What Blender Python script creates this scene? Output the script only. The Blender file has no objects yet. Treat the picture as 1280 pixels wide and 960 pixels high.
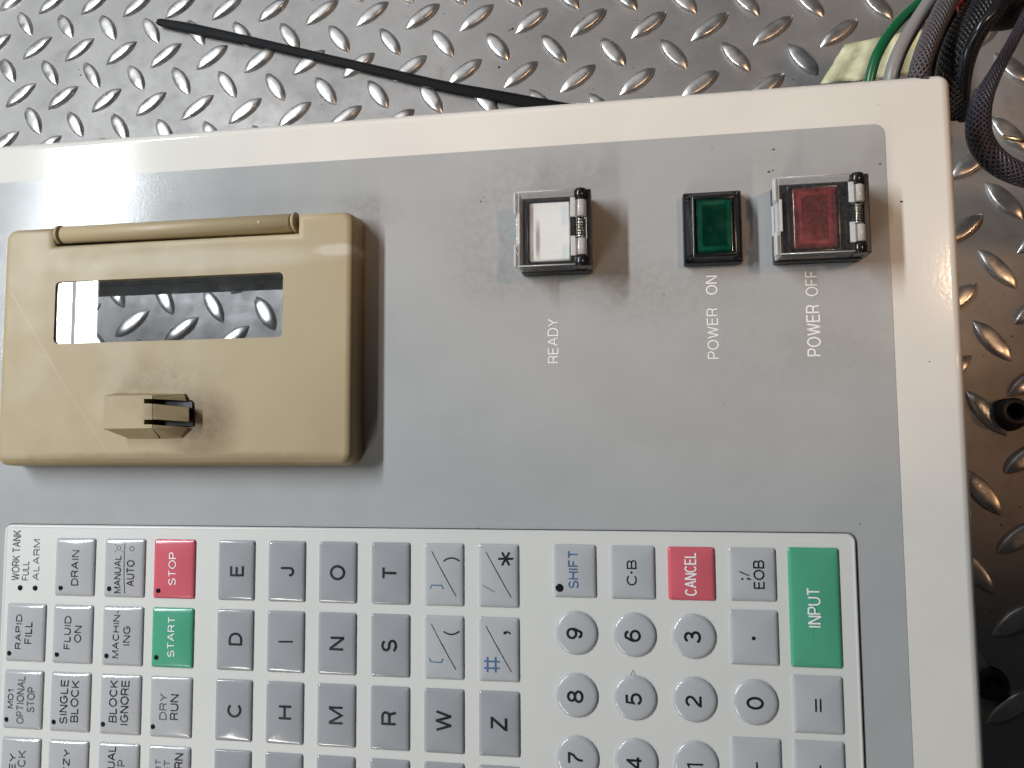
import bpy, math, random
from mathutils import Vector, Matrix
from mathutils.geometry import tessellate_polygon
random.seed(7)
S = bpy.context.scene
C = S.collection

# ------------------------------------------------------------------ frames
# panel frame (metres): origin on the panel face under the camera, z out of the panel.
# world frame: z = 0 is the tread-plate floor, on which the panel leans at about nine degrees.
F_PX = 965.734
ROT = Vector((0.075827, 0.158436, -0.012840))
R3 = Matrix.Rotation(ROT.length, 3, ROT.normalized())
D = 0.23
Q0, Q1, GAP = 0.0397, -0.158, 0.105
ez = Vector((-Q0, -Q1, 1)).normalized()
ex = Vector((1, 0, Q0)).normalized()
ey = ez.cross(ex)
BT = Matrix((ex, ey, ez))
O = Vector((0, 0, -GAP))
PF = Matrix.Translation(-(BT @ O)) @ BT.to_4x4()       # panel -> world

def U(px, py, h=0.0):
    """point of the panel frame seen at photo pixel (px, py), h metres above the panel face"""
    d = R3 @ Vector(((px-640)/F_PX, -(py-480)/F_PX, -1))
    t = -(D-h)/d.z
    return Vector((d.x*t, d.y*t, h))
def FL(px, py, up=0.0):
    """world point on the floor (or `up` above it) at photo pixel"""
    d = (PF.to_3x3() @ (R3 @ Vector(((px-640)/F_PX, -(py-480)/F_PX, -1))))
    o = PF @ Vector((0, 0, D))
    t = (up-o.z)/d.z
    return o + d*t
def W(px, py, h):
    return PF @ U(px, py, h)

# ------------------------------------------------------------------ camera, light, exposure
cam = bpy.data.cameras.new('camera')
cam.sensor_width = 36; cam.lens = F_PX/1280*36
cam.clip_start = 0.01; cam.clip_end = 50
co = bpy.data.objects.new('camera', cam); C.objects.link(co)
co.matrix_world = PF @ Matrix.Translation((0, 0, D)) @ R3.to_4x4()
S.camera = co

wd = bpy.data.worlds.new('World'); S.world = wd; wd.use_nodes = True
wd.node_tree.nodes['Background'].inputs[0].default_value = (0.80, 0.88, 1.0, 1)
wd.node_tree.nodes['Background'].inputs[1].default_value = 0.02

def area(name, loc, target, sx, sy, power, col, up=(0, 1, 0)):
    l = bpy.data.lights.new(name, 'AREA'); l.shape = 'RECTANGLE'
    l.size = sx; l.size_y = sy; l.energy = power; l.color = col
    o = bpy.data.objects.new(name, l); C.objects.link(o)
    z = (Vector(loc)-Vector(target)).normalized()
    y = (Vector(up) - z*Vector(up).dot(z)).normalized()
    x = y.cross(z)
    M = Matrix((x, y, z)).transposed().to_4x4(); M.translation = Vector(loc)
    o.matrix_world = PF @ M
    return o
TUBE = (0.90, 0.955, 1.0)
LH = 0.75
def mirror_x(px):          # where a lamp at height LH must hang for the pane to mirror it at this photo column
    return U(px, 385, .006).x*(1+(LH-.006)/(D-.006))
xa, xb, xc, xd = (mirror_x(p) for p in (75, 91, 100, 122))
area('fluorescent_tube', ((xc+xd)/2, 0.45, LH), ((xc+xd)/2+.25, 0.45, 0), (xd-xc), .80, 8.6, TUBE)
area('fluorescent_tube', ((xa+xb)/2, 0.45, LH), ((xa+xb)/2+.25, 0.45, 0), (xb-xa), .80, 6.4, TUBE)
kr = (1+(LH+.024)/(D-.006))/(1+(LH-.006)/(D-.006))
area('lamp_reflector', ((xa+xd)/2*kr, 0.45, LH+.03), ((xa+xd)/2*kr+.25, 0.45, 0), (xd-xa)*1.0, .82, 1.5, TUBE)
area('fluorescent_tube', (-0.62, -1.02, LH), (-0.35, -.75, 0), .05, .80, 6, (1.0, 0.95, 0.88))
area('soft_fill', (-0.9, 2.0, 1.35), (-0.05, 0.1, 0), 2.0, 1.0, 4.5, (0.97, 0.98, 1.0))  # unseen soft fill added to brighten the floor and treads
l = bpy.data.lights.new('work_lamp', 'SPOT'); l.energy = 7.6; l.color = (1.0, 0.62, 0.36)
l.spot_size = math.radians(23.5); l.spot_blend = 0.45; l.shadow_soft_size = 0.03
wl = bpy.data.objects.new('work_lamp', l); C.objects.link(wl)
src, tgt = Vector((0.42, 0.20, 0.75)), Vector((0.060, 0.150, 0))
wl.matrix_world = PF @ (Matrix.Translation(src) @ (src-tgt).to_track_quat('Z', 'Y').to_matrix().to_4x4())

l2 = bpy.data.lights.new('warm_floor_fill', 'SPOT'); l2.energy = 4.5; l2.color = (1.0, 0.55, 0.28)  # added warm spot that browns the floor strip beside the panel
l2.spot_size = math.radians(17); l2.spot_blend = 0.7; l2.shadow_soft_size = 0.02
o2 = bpy.data.objects.new('warm_floor_fill', l2); C.objects.link(o2)
s2, t2 = Vector((0.72, 0.10, 0.50)), Vector((0.150, 0.060, -0.09))
o2.matrix_world = PF @ (Matrix.Translation(s2) @ (s2-t2).to_track_quat('Z', 'Y').to_matrix().to_4x4())

S.view_settings.view_transform = 'Standard'
S.view_settings.look = 'None'
S.view_settings.exposure = 0.0
S.view_settings.gamma = 1.0
S.cycles.max_bounces = 10
S.cycles.transparent_max_bounces = 16
S.cycles.sample_clamp_indirect = 8

# ------------------------------------------------------------------ materials
class NT:
    def __init__(s, name):
        s.m = bpy.data.materials.new(name); s.m.use_nodes = True
        s.t = s.m.node_tree; s.t.nodes.clear()
        s.out = s.n('ShaderNodeOutputMaterial')
        s.bs = s.n('ShaderNodeBsdfPrincipled')
        s.l(s.bs.outputs[0], s.out.inputs[0])
        s.tc = s.n('ShaderNodeTexCoord')
    def n(s, typ, **k):
        a = s.t.nodes.new(typ)
        for x, v in k.items(): setattr(a, x, v)
        return a
    def l(s, a, b): s.t.links.new(a, b)
    def val(s, sock, v):
        if hasattr(v, 'is_output'): s.l(v, sock)
        else: sock.default_value = v
    def math(s, op, a, b=0.0, c=0.0, clamp=False):
        m = s.n('ShaderNodeMath', operation=op, use_clamp=clamp)
        s.val(m.inputs[0], a); s.val(m.inputs[1], b)
        if op in ('MULTIPLY_ADD', 'SMOOTH_MIN'): s.val(m.inputs[2], c)
        return m.outputs[0]
    def noise(s, scale, detail=3, rough=0.5, coord=None, dist=0.0):
        a = s.n('ShaderNodeTexNoise'); a.inputs['Scale'].default_value = scale
        a.inputs['Detail'].default_value = detail; a.inputs['Roughness'].default_value = rough
        a.inputs['Distortion'].default_value = dist
        s.l(coord or s.tc.outputs['Object'], a.inputs['Vector']); return a.outputs[0]
    def ramp(s, v, a, b, lo=0.0, hi=1.0):
        m = s.n('ShaderNodeMapRange'); m.interpolation_type = 'SMOOTHSTEP'
        s.val(m.inputs[0], v); m.inputs[1].default_value = a; m.inputs[2].default_value = b
        m.inputs[3].default_value = lo; m.inputs[4].default_value = hi
        return m.outputs[0]
    def mix(s, f, a, b):
        m = s.n('ShaderNodeMix', data_type='RGBA')
        s.val(m.inputs[0], f)
        for i, v in ((6, a), (7, b)):
            if hasattr(v, 'is_output'): s.l(v, m.inputs[i])
            else: m.inputs[i].default_value = (*v, 1)
        return m.outputs[2]
    def spot(s, x, y, sx, sy, soft=0.6, warp=0.0, wscale=200):
        """soft elliptical stain mask in object coordinates (metres)"""
        v = s.tc.outputs['Object']
        mp = s.n('ShaderNodeMapping', vector_type='POINT'); s.l(v, mp.inputs[0])
        mp.inputs['Location'].default_value = (-x/sx, -y/sy, 0)
        mp.inputs['Scale'].default_value = (1/sx, 1/sy, 0)
        ln = s.n('ShaderNodeVectorMath', operation='LENGTH'); s.l(mp.outputs[0], ln.inputs[0])
        d = ln.outputs['Value']
        if warp: d = s.math('ADD', d, s.math('MULTIPLY', s.math('SUBTRACT', s.noise(wscale, 4, .6), 0.5), warp))
        return s.ramp(d, 1.0-soft*0.5, 1.0+soft*0.5, 1.0, 0.0)
    def seg(s, a, b, w):
        """thin straight mark from a to b (object metres)"""
        ang = math.atan2(b[1]-a[1], b[0]-a[0]); L = math.hypot(b[0]-a[0], b[1]-a[1])
        mp = s.n('ShaderNodeMapping', vector_type='TEXTURE'); s.l(s.tc.outputs['Object'], mp.inputs[0])
        mp.inputs['Location'].default_value = (a[0], a[1], 0); mp.inputs['Rotation'].default_value = (0, 0, ang)
        sp = s.n('ShaderNodeSeparateXYZ'); s.l(mp.outputs[0], sp.inputs[0])
        m1 = s.ramp(s.math('ABSOLUTE', sp.outputs[1]), w*0.5, w, 1, 0)
        m2 = s.ramp(s.math('ABSOLUTE', s.math('SUBTRACT', sp.outputs[0], L/2)), L/2-w, L/2+w, 1, 0)
        return s.math('MULTIPLY', m1, m2)
    def bump(s, h, strength, dist=0.0002):
        b = s.n('ShaderNodeBump'); b.inputs['Strength'].default_value = strength
        b.inputs['Distance'].default_value = dist; s.val(b.inputs['Height'], h)
        s.l(b.outputs[0], s.bs.inputs['Normal'])
    def set(s, **k):
        for key, v in k.items():
            i = s.bs.inputs[key.replace('_', ' ')]
            if isinstance(v, tuple): v = (*v, 1) if len(v) == 3 else v
            s.val(i, v)

def simple(name, col, rough, metal=0, var=0.06, scale=60, coat=0, bump=0, bscale=1500, spec=0.5):
    t = NT(name); n = t.noise(scale, 4)
    c2 = tuple(max(0, c*(1-var*2)) for c in col); c1 = tuple(min(1, c*(1+var)) for c in col)
    t.set(Base_Color=t.mix(n, c2, c1), Roughness=t.ramp(t.noise(scale*1.7, 4), .3, .7, rough*.85, rough*1.15), Metallic=metal)
    t.bs.inputs['Specular IOR Level'].default_value = spec
    if coat: t.bs.inputs['Coat Weight'].default_value = coat; t.bs.inputs['Coat Roughness'].default_value = 0.08
    if bump: t.bump(t.noise(bscale, 2), bump)
    return t.m

def clear_mat(name, tint, rough, base=0.04, gain=1.0, dirt=0.0, dscale=900):
    """thin clear plastic or glass: transparent with a Fresnel gloss, and a little surface dirt"""
    t = NT(name); t.t.nodes.remove(t.bs)
    tr = t.n('ShaderNodeBsdfTransparent'); tr.inputs[0].default_value = (*tint, 1)
    gl = t.n('ShaderNodeBsdfGlossy'); gl.inputs['Roughness'].default_value = rough
    fr = t.n('ShaderNodeFresnel'); fr.inputs[0].default_value = 1.5
    m = t.n('ShaderNodeMixShader'); ge = t.n('ShaderNodeNewGeometry')   # gloss only where light enters: a thin sheet has no total reflection
    t.l(t.math('MULTIPLY', t.math('MULTIPLY', fr.outputs[0], gain, clamp=True), t.math('SUBTRACT', 1.0, ge.outputs['Backfacing'])), m.inputs[0])
    t.l(tr.outputs[0], m.inputs[1]); t.l(gl.outputs[0], m.inputs[2])
    last = m.outputs[0]
    if dirt:
        df = t.n('ShaderNodeBsdfDiffuse'); df.inputs[0].default_value = (.75, .75, .74, 1)
        m2 = t.n('ShaderNodeMixShader'); t.l(t.ramp(t.noise(dscale, 5, .7), .4, .7, dirt*(.85 if dirt > .3 else .3), dirt), m2.inputs[0])
        t.l(last, m2.inputs[1]); t.l(df.outputs[0], m2.inputs[2]); last = m2.outputs[0]
    t.l(last, t.out.inputs[0]); return t.m

def P2(px, py, h=0): v = U(px, py, h); return v.x, v.y

def make_cream_paint():
    t = NT('cream_enamel')
    c = t.mix(t.ramp(t.noise(25, 4), .3, .7), (.70, .665, .61), (.75, .715, .655))
    m = None
    for px, py, r, k in ((1155, 95, 1.0, 1), (1160, 96, .7, 1), (1150, 94, .8, 1), (1127, 252, .38, 1), (1162, 452, .22, 1), (1228, 869, .5, 1),
                      (938, 112, .25, 1), (1212, 476, .3, 1), (1224, 599, .25, 1), (1098, 131, .2, .6)):
        x, y = P2(px, py); s_ = t.math('MULTIPLY', t.spot(x, y, r*.0011, r*.0007, .5, 1.0, 2500), k)
        m = s_ if m is None else t.math('MAXIMUM', m, s_)
    c = t.mix(m, c, (.05, .04, .04))
    t.set(Base_Color=c, Roughness=.085)
    t.bump(t.noise(900, 2), .12, .0001)
    return t.m
def make_grey_print():
    t = NT('grey_panel_print')
    n = t.noise(30, 5, .6)
    c = t.mix(t.ramp(n, .3, .7), (.370, .372, .370), (.400, .402, .400))
    # brushed wipe marks and grime round the buttons
    mp = t.n('ShaderNodeMapping'); t.l(t.tc.outputs['Object'], mp.inputs[0]); mp.inputs['Scale'].default_value = (30, 170, 1)
    mp.inputs['Rotation'].default_value = (0, 0, .12)
    wipe = t.noise(1, 5, .6, coord=mp.outputs[0])
    c = t.mix(t.ramp(wipe, .42, .75, 0, .12), c, (.45, .45, .44))
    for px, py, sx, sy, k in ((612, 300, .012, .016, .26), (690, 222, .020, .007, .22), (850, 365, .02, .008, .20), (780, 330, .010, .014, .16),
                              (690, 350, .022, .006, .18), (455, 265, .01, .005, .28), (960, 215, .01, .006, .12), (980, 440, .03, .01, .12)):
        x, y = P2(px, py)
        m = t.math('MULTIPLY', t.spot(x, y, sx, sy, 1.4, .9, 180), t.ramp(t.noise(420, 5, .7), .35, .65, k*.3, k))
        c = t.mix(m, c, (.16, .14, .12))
    m = None
    for px, py, r in ((967, 187, .5), (961, 215, .55), (966, 213, .4), (1100, 205, .45), (890, 184, .25), (1040, 300, .3), (601, 252, .35), (605, 246, .25),
                      (830, 368, .3), (1075, 655, .3), (598, 660, .3), (905, 505, .18), (1063, 458, .18), (740, 520, .15), (560, 470, .15)):
        x, y = P2(px, py); s_ = t.spot(x, y, r*.0008, r*.00055, .5, 1.0, 3000)
        m = s_ if m is None else t.math('MAXIMUM', m, s_)
    c = t.mix(m, c, (.07, .065, .06))
    t.set(Base_Color=c, Roughness=t.ramp(t.noise(60, 5), .3, .7, .13, .16))
    t.bs.inputs['Specular IOR Level'].default_value = .30
    t.bump(t.noise(1000, 4, .65), .20, .00012)
    return t.m
def make_beige():
    t = NT('beige_plastic')
    c = t.mix(t.ramp(t.noise(18, 4), .3, .7), (.370, .285, .163), (.412, .325, .190))
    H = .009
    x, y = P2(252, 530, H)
    grime_shade = t.math('MULTIPLY', t.spot(x, y, .0095, .0105, 1.5, .35, 160), t.ramp(t.noise(300, 5, .6), .2, .8, .6, .9))  # grime by the latch, with the latch's shadow tone painted in
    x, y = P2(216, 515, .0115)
    grime_shade = t.math('MAXIMUM', grime_shade, t.math('MULTIPLY', t.spot(x, y, .0075, .0050, 1.0, .4, 400), .62))  # browner over the sloping latch tab
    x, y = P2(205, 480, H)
    grime_shade = t.math('MAXIMUM', grime_shade, t.math('MULTIPLY', t.spot(x, y, .02, .008, 1.4, .8, 200), t.ramp(t.noise(400, 5, .7), .3, .7, .1, .35)))
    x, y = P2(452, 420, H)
    grime_shade = t.math('MAXIMUM', grime_shade, t.math('MULTIPLY', t.spot(x, y, .0032, .048, .9, .3, 100), .7))  # shade of the cover's right side painted into the colour
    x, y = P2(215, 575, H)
    grime_shade = t.math('MAXIMUM', grime_shade, t.math('MULTIPLY', t.spot(x, y, .06, .0022, .9, .6, 300), .5))
    c = t.mix(grime_shade, c, (.13, .070, .024))
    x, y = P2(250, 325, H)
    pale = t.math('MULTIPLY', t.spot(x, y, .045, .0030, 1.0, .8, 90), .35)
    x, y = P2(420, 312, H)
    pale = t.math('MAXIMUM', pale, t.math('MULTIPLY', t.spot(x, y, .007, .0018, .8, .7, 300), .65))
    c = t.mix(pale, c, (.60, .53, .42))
    sc = t.seg(P2(14, 366, H), P2(78, 478, H), .00022); sc2 = t.seg(P2(78, 478, H), P2(134, 565, H), .00018)
    sm = t.math('MAXIMUM', t.math('MULTIPLY', sc, .55), t.math('MULTIPLY', sc2, .45))
    c = t.mix(t.math('MULTIPLY', sm, .7), c, (.56, .47, .34))
    t.set(Base_Color=c, Roughness=t.ramp(t.noise(70, 5), .3, .7, .40, .52))
    t.bs.inputs['Specular IOR Level'].default_value = .3
    t.bump(t.noise(1300, 3), .18, .0001)
    return t.m
def make_steel():
    t = NT('worn_tread_steel')
    n = t.noise(11, 6, .6); f = t.noise(160, 5, .65)
    c = t.mix(t.ramp(n, .3, .7), (.255, .243, .234), (.335, .322, .312))
    c = t.mix(t.ramp(f, .52, .75, 0, .35), c, (.30, .26, .23))
    c = t.mix(t.ramp(t.noise(45, 5, .7), .60, .72, 0, .35), c, (.23, .16, .11))
    c = t.mix(t.ramp(t.noise(700, 3, .6), .72, .76, 0, .9), c, (.06, .05, .045))
    r = t.math('ADD', t.ramp(t.noise(35, 5, .6), .3, .7, .48, .62), t.ramp(f, .4, .7, 0, .08))
    t.set(Base_Color=c, Roughness=r, Metallic=.62)
    t.bump(t.math('ADD', t.noise(420, 5, .6), t.math('MULTIPLY', t.noise(60, 4), 1.5)), .22, .0003)
    return t.m
def make_lug():
    t = NT('polished_lug_steel')
    g = t.n('ShaderNodeNewGeometry')
    n = t.noise(90, 4, .6, coord=g.outputs['Position'])
    c = t.mix(t.ramp(n, .3, .7), (.52, .50, .48), (.72, .70, .68))
    t.set(Base_Color=c, Roughness=t.ramp(t.noise(140, 4, .6, coord=g.outputs['Position']), .3, .7, .26, .40), Metallic=.9)
    t.bump(t.noise(500, 4, .6, coord=g.outputs['Position']), .15, .0003)
    return t.m
def make_braid(name, dark, light, nu, nv):
    t = NT(name)
    sp = t.n('ShaderNodeSeparateXYZ'); t.l(t.tc.outputs['UV'], sp.inputs[0])
    u, v = sp.outputs[0], sp.outputs[1]
    a = t.math('SINE', t.math('ADD', t.math('MULTIPLY', u, 6.2832*nu), t.math('MULTIPLY', v, 6.2832*nv)))
    b = t.math('SINE', t.math('SUBTRACT', t.math('MULTIPLY', u, 6.2832*nu), t.math('MULTIPLY', v, 6.2832*nv)))
    h = t.math('MAXIMUM', a, b)
    k = t.math('MULTIPLY', a, b)
    t.set(Base_Color=t.mix(t.ramp(h, -.2, 1.0), dark, t.mix(t.ramp(k, -1, 1), light, tuple(x*.55 for x in light))), Roughness=.42)
    t.bump(h, .7, .0005)
    return t.m

M = {}
M['cream'] = make_cream_paint()
M['grey'] = make_grey_print()
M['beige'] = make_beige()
M['steel'] = make_steel()
M['lug'] = make_lug()
M['keypad'] = simple('keypad_film', (.66, .65, .615), .33, var=.03, scale=14, bump=.10, bscale=2500)
M['keypad_lip'] = simple('keypad_film_edge', (.62, .62, .60), .25, var=.05)
M['key'] = simple('grey_key_film', (.335, .340, .352), .11, var=.03, scale=40, bump=.05, bscale=900)
M['key_pale'] = simple('pale_grey_key_film', (.445, .45, .455), .13, var=.03, scale=40, bump=.05, bscale=900)
M['key_fn'] = simple('warm_grey_key_film', (.445, .44, .445), .12, var=.03, scale=40, bump=.05, bscale=900)
M['key_red'] = simple('coral_red_key_film', (.62, .125, .155), .16, var=.04, scale=40, bump=.05)
M['key_green'] = simple('green_key_film', (.085, .36, .225), .20, var=.04, scale=40, bump=.05)
M['ink'] = simple('black_legend_ink', (.012, .012, .018), .4)
M['ink_grey'] = simple('thin_grey_legend_ink', (.11, .11, .125), .4)
M['ink_blue'] = simple('blue_legend_ink', (.05, .13, .28), .4)
M['ink_white'] = simple('white_legend_ink', (.86, .86, .85), .4)
M['black'] = simple('black_switch_plastic', (.012, .012, .014), .24, bump=.05, bscale=900)
M['tie'] = simple('black_nylon', (.0035, .0035, .004), .5, spec=.15)
M['black_matt'] = simple('black_rubber', (.014, .013, .014), .55, bump=.15, bscale=600)
M['chute'] = simple('black_paint_chute', (.010, .012, .016), .16, bump=.4, bscale=120)
M['socket'] = simple('dark_screen_glass', (.012, .014, .016), .12)
M['chrome'] = simple('spring_steel', (.62, .58, .54), .22, metal=1)
M['brass'] = simple('brass', (.62, .45, .22), .3, metal=1)
M['clear'] = clear_mat('clear_acrylic', (.985, .988, .988), .04, gain=.9, dirt=.03)
M['clear_edge'] = clear_mat('clear_acrylic_thick', (.93, .93, .92), .10, gain=3.0, dirt=.62, dscale=160)
M['pane'] = clear_mat('window_pane', (.93, .95, .97), .006, gain=1.2, dirt=.02)
M['white_lens'] = simple('white_lens', (.80, .80, .79), .35, var=.02)
def lens(name, deep, bright):
    t = NT(name); c = t.mix(t.ramp(t.noise(220, 4, .6), .35, .7), deep, bright)
    t.set(Base_Color=c, Roughness=t.ramp(t.noise(300, 4), .3, .7, .12, .3))
    t.bs.inputs['Subsurface Weight'].default_value = 0
    t.bs.inputs['Coat Weight'].default_value = .5; t.bs.inputs['Coat Roughness'].default_value = .08
    return t.m
M['green_lens'] = lens('dark_green_lens', (.001, .022, .013), (.002, .036, .021))
M['green_deep'] = lens('green_lens_rim', (.0015, .045, .026), (.003, .068, .040))
M['red_lens'] = lens('dark_red_lens', (.085, .008, .010), (.15, .018, .020))
M['red_deep'] = lens('red_lens_rim', (.14, .012, .016), (.22, .028, .032))
M['tape'] = simple('cream_masking_tape', (.72, .68, .42), .5, var=.10, scale=90, bump=.25, bscale=130)
M['green_wire'] = simple('green_wire_insulation', (.008, .12, .045), .3)
M['yellow_stripe'] = simple('yellow_wire_stripe', (.30, .42, .04), .3)
M['grey_wire'] = simple('grey_cable_jacket', (.27, .25, .245), .42, bump=.1)
M['red_wire'] = simple('red_wire_insulation', (.55, .03, .02), .35)
M['white_wire'] = simple('white_wire_insulation', (.75, .68, .6), .4)
M['braid'] = make_braid('grey_braided_sleeve', (.03, .027, .03), (.17, .15, .16), 12, 1)
M['braid_black'] = make_braid('black_braided_sleeve', (.004, .004, .005), (.035, .032, .036), 16, 1)
M['braid_dark'] = make_braid('dark_braided_sleeve', (.006, .006, .010), (.075, .068, .095), 12, 1)

# ------------------------------------------------------------------ mesh helpers
def link(name, verts, faces, mat, parent=None, smooth=False, mats=None, midx=None, uvs=None):
    me = bpy.data.meshes.new(name); me.from_pydata([tuple(v) for v in verts], [], faces)
    for m in (mats or [mat]): me.materials.append(m)
    if midx: me.polygons.foreach_set('material_index', midx)
    if smooth is True: me.shade_smooth()
    elif smooth: me.polygons.foreach_set('use_smooth', smooth)
    if uvs:
        l_ = me.uv_layers.new(name='UVMap'); k = 0
        for f in faces:
            for vi in f: l_.data[k].uv = uvs[vi]; k += 1
    me.update()
    o = bpy.data.objects.new(name, me); C.objects.link(o)
    if parent: o.parent = parent
    return o
def rr(x0, y0, x1, y1, r, n=6):
    """counter-clockwise rounded rectangle; r may be four radii (from lower right, ccw)"""
    if not hasattr(r, '__len__'): r = (r,)*4
    P = []
    for (cx, cy, a0), q in zip(((x1, y0, -90), (x1, y1, 0), (x0, y1, 90), (x0, y0, 180)), r):
        if q <= 0: P.append((cx, cy)); continue
        sx = -1 if cx == x1 else 1; sy = -1 if cy == y1 else 1
        for i in range(n+1):
            a = math.radians(a0+90*i/n)
            P.append((cx+sx*q+q*math.cos(a), cy+sy*q+q*math.sin(a)))
    return P
def offs(P, d):
    """inset a ccw loop by d"""
    if abs(d) < 1e-9: return list(P)
    out = []; n = len(P)
    for i in range(n):
        a = Vector(P[i-1]); b = Vector(P[i]); c = Vector(P[(i+1) % n])
        e1 = (b-a).normalized(); e2 = (c-b).normalized()
        n1 = Vector((-e1.y, e1.x)); n2 = Vector((-e2.y, e2.x))
        k = n1+n2
        if k.length < 1e-6: out.append(tuple(b+n1*d)); continue
        k.normalize(); s_ = max(.4, k.dot(n1)); out.append(tuple(b+k*(d/s_)))
    return out
def plate(name, loop, rings, mat, parent, holes=(), hole_z=None, bottom=False, smooth_rings=True, capsmooth=False):
    """loop swept through rings [(inset, z), ...] then capped at the last ring; holes get walls down to hole_z"""
    V = []; Fc = []; sm = []; n = len(loop)
    for k, (d, z) in enumerate(rings):
        for p in offs(loop, d): V.append((p[0], p[1], z))
        if k:
            for i in range(n):
                j = (i+1) % n; b = (k-1)*n; t = k*n
                Fc.append((b+i, b+j, t+j, t+i)); sm.append(smooth_rings)
    zt = rings[-1][1]; top = (len(rings)-1)*n
    idx = list(range(top, top+n)); polys = [[Vector(V[i]) for i in idx]]
    for h in holes:
        s0 = len(V)
        for p in h: V.append((p[0], p[1], zt))
        idx += range(s0, s0+len(h)); polys.append([Vector(V[i]) for i in range(s0, s0+len(h))])
        if hole_z is not None:
            s1 = len(V)
            for p in h: V.append((p[0], p[1], hole_z))
            m = len(h)
            for i in range(m):
                j = (i+1) % m; Fc.append((s0+i, s1+i, s1+j, s0+j)); sm.append(False)
    for tri in tessellate_polygon(polys):
        a, b, c = (idx[q] for q in tri)
        va, vb, vc = Vector(V[a]), Vector(V[b]), Vector(V[c])
        if (vb-va).cross(vc-va).z < 0: b, c = c, b
        Fc.append((a, b, c)); sm.append(capsmooth)
    if bottom:
        Fc.append(tuple(reversed(range(n)))); sm.append(False)
    return link(name, V, Fc, mat, parent, smooth=sm)
def box(name, x0, y0, z0, x1, y1, z1, mat, parent, r=0, bev=0):
    b = bev
    rings = [(0, z0), (0, z1)] if not b else [(0, z0), (0, z1-b), (b*.3, z1-b*.3), (b, z1)]
    return plate(name, rr(x0, y0, x1, y1, r, 4), rings, mat, parent, bottom=True, smooth_rings=bool(b and r))
def merge(name, parts, parent=None):
    """join meshes of one part into one object"""
    V = []; Fc = []; mats = []; mi = []; sm = []
    for o in parts:
        b = len(V); me = o.data
        V += [tuple(o.matrix_basis @ v.co) for v in me.vertices]
        loc = []
        for m in me.materials:
            if m not in mats: mats.append(m)
            loc.append(mats.index(m))
        for p in me.polygons:
            Fc.append(tuple(b+i for i in p.vertices)); mi.append(loc[p.material_index]); sm.append(p.use_smooth)
        bpy.data.objects.remove(o)
    return link(name, V, Fc, None, parent, smooth=sm, mats=mats, midx=mi)
def smooth_path(P, n=10):
    """Catmull-Rom through (x,y,z,r) points"""
    out = []; P = [Vector(p) for p in P]
    Q = [P[0]*2-P[1]] + P + [P[-1]*2-P[-2]]
    for i in range(1, len(Q)-2):
        for k in range(n):
            t = k/n; a, b, c, d = Q[i-1], Q[i], Q[i+1], Q[i+2]
            out.append(0.5*((2*b)+(c-a)*t+(2*a-5*b+4*c-d)*t*t+(3*b-a-3*c+d)*t**3))
    out.append(P[-1]); return out
def tube(name, pts, mat, parent=None, seg=14, n=10, mats=None, stripe=None, vscale=None):
    """pts: (Vector, radius) control points in the parent's frame"""
    Q = smooth_path([(*p, r) for p, r in pts], n)
    V = []; Fc = []; uv = []; mi = []
    up = None; L = 0
    for k, q in enumerate(Q):
        c = Vector(q[:3]); r = q[3]
        t = (Vector(Q[min(k+1, len(Q)-1)][:3])-Vector(Q[max(k-1, 0)][:3])).normalized()
        if up is None: up = t.orthogonal().normalized()
        up = (up-t*up.dot(t)).normalized(); s_ = t.cross(up)
        if k: L += (c-Vector(Q[k-1][:3])).length
        for i in range(seg+1):
            a = 2*math.pi*i/seg
            V.append(c+(up*math.cos(a)+s_*math.sin(a))*r); uv.append((i/seg, L*(vscale or 100)))
        if k:
            for i in range(seg):
                b = (k-1)*(seg+1)+i; e = k*(seg+1)+i
                Fc.append((b, b+1, e+1, e))
                mi.append(1 if stripe and i in stripe else 0)
    Fc.append(tuple(reversed(range(seg)))); mi.append(0)
    e = (len(Q)-1)*(seg+1); Fc.append(tuple(range(e, e+seg))); mi.append(0)
    return link(name, V, Fc, mat, parent, smooth=True, mats=mats, midx=mi if mats else None, uvs=uv)
def cyl(name, a, b, r, mat, parent, seg=18, r2=None, bev=0.0):
    """closed rod from a to b with small chamfers"""
    a = Vector(a); b = Vector(b); t = (b-a).normalized(); L = (b-a).length
    u = t.orthogonal().normalized(); w = t.cross(u); r2 = r if r2 is None else r2
    prof = [(0, r-bev), (bev, r), (L-bev, r2), (L, r2-bev)] if bev else [(0, r), (L, r2)]
    V = []; Fc = []
    for k, (s_, q) in enumerate(prof):
        for i in range(seg):
            an = 2*math.pi*i/seg; V.append(a+t*s_+(u*math.cos(an)+w*math.sin(an))*q)
        if k:
            for i in range(seg):
                j = (i+1) % seg; Fc.append(((k-1)*seg+i, (k-1)*seg+j, k*seg+j, k*seg+i))
    sm = [True]*len(Fc)
    Fc.append(tuple(reversed(range(seg)))); Fc.append(tuple(range((len(prof)-1)*seg, len(prof)*seg))); sm += [False]*2
    return link(name, V, Fc, mat, parent, smooth=sm)
def A_(cx, cy, rx, ry, a0, a1, n=None):
    n = n or max(4, int(abs(a1-a0)/15))
    return [(cx+rx*math.cos(math.radians(a0+(a1-a0)*i/n)), cy+ry*math.sin(math.radians(a0+(a1-a0)*i/n))) for i in range(n+1)]
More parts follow.
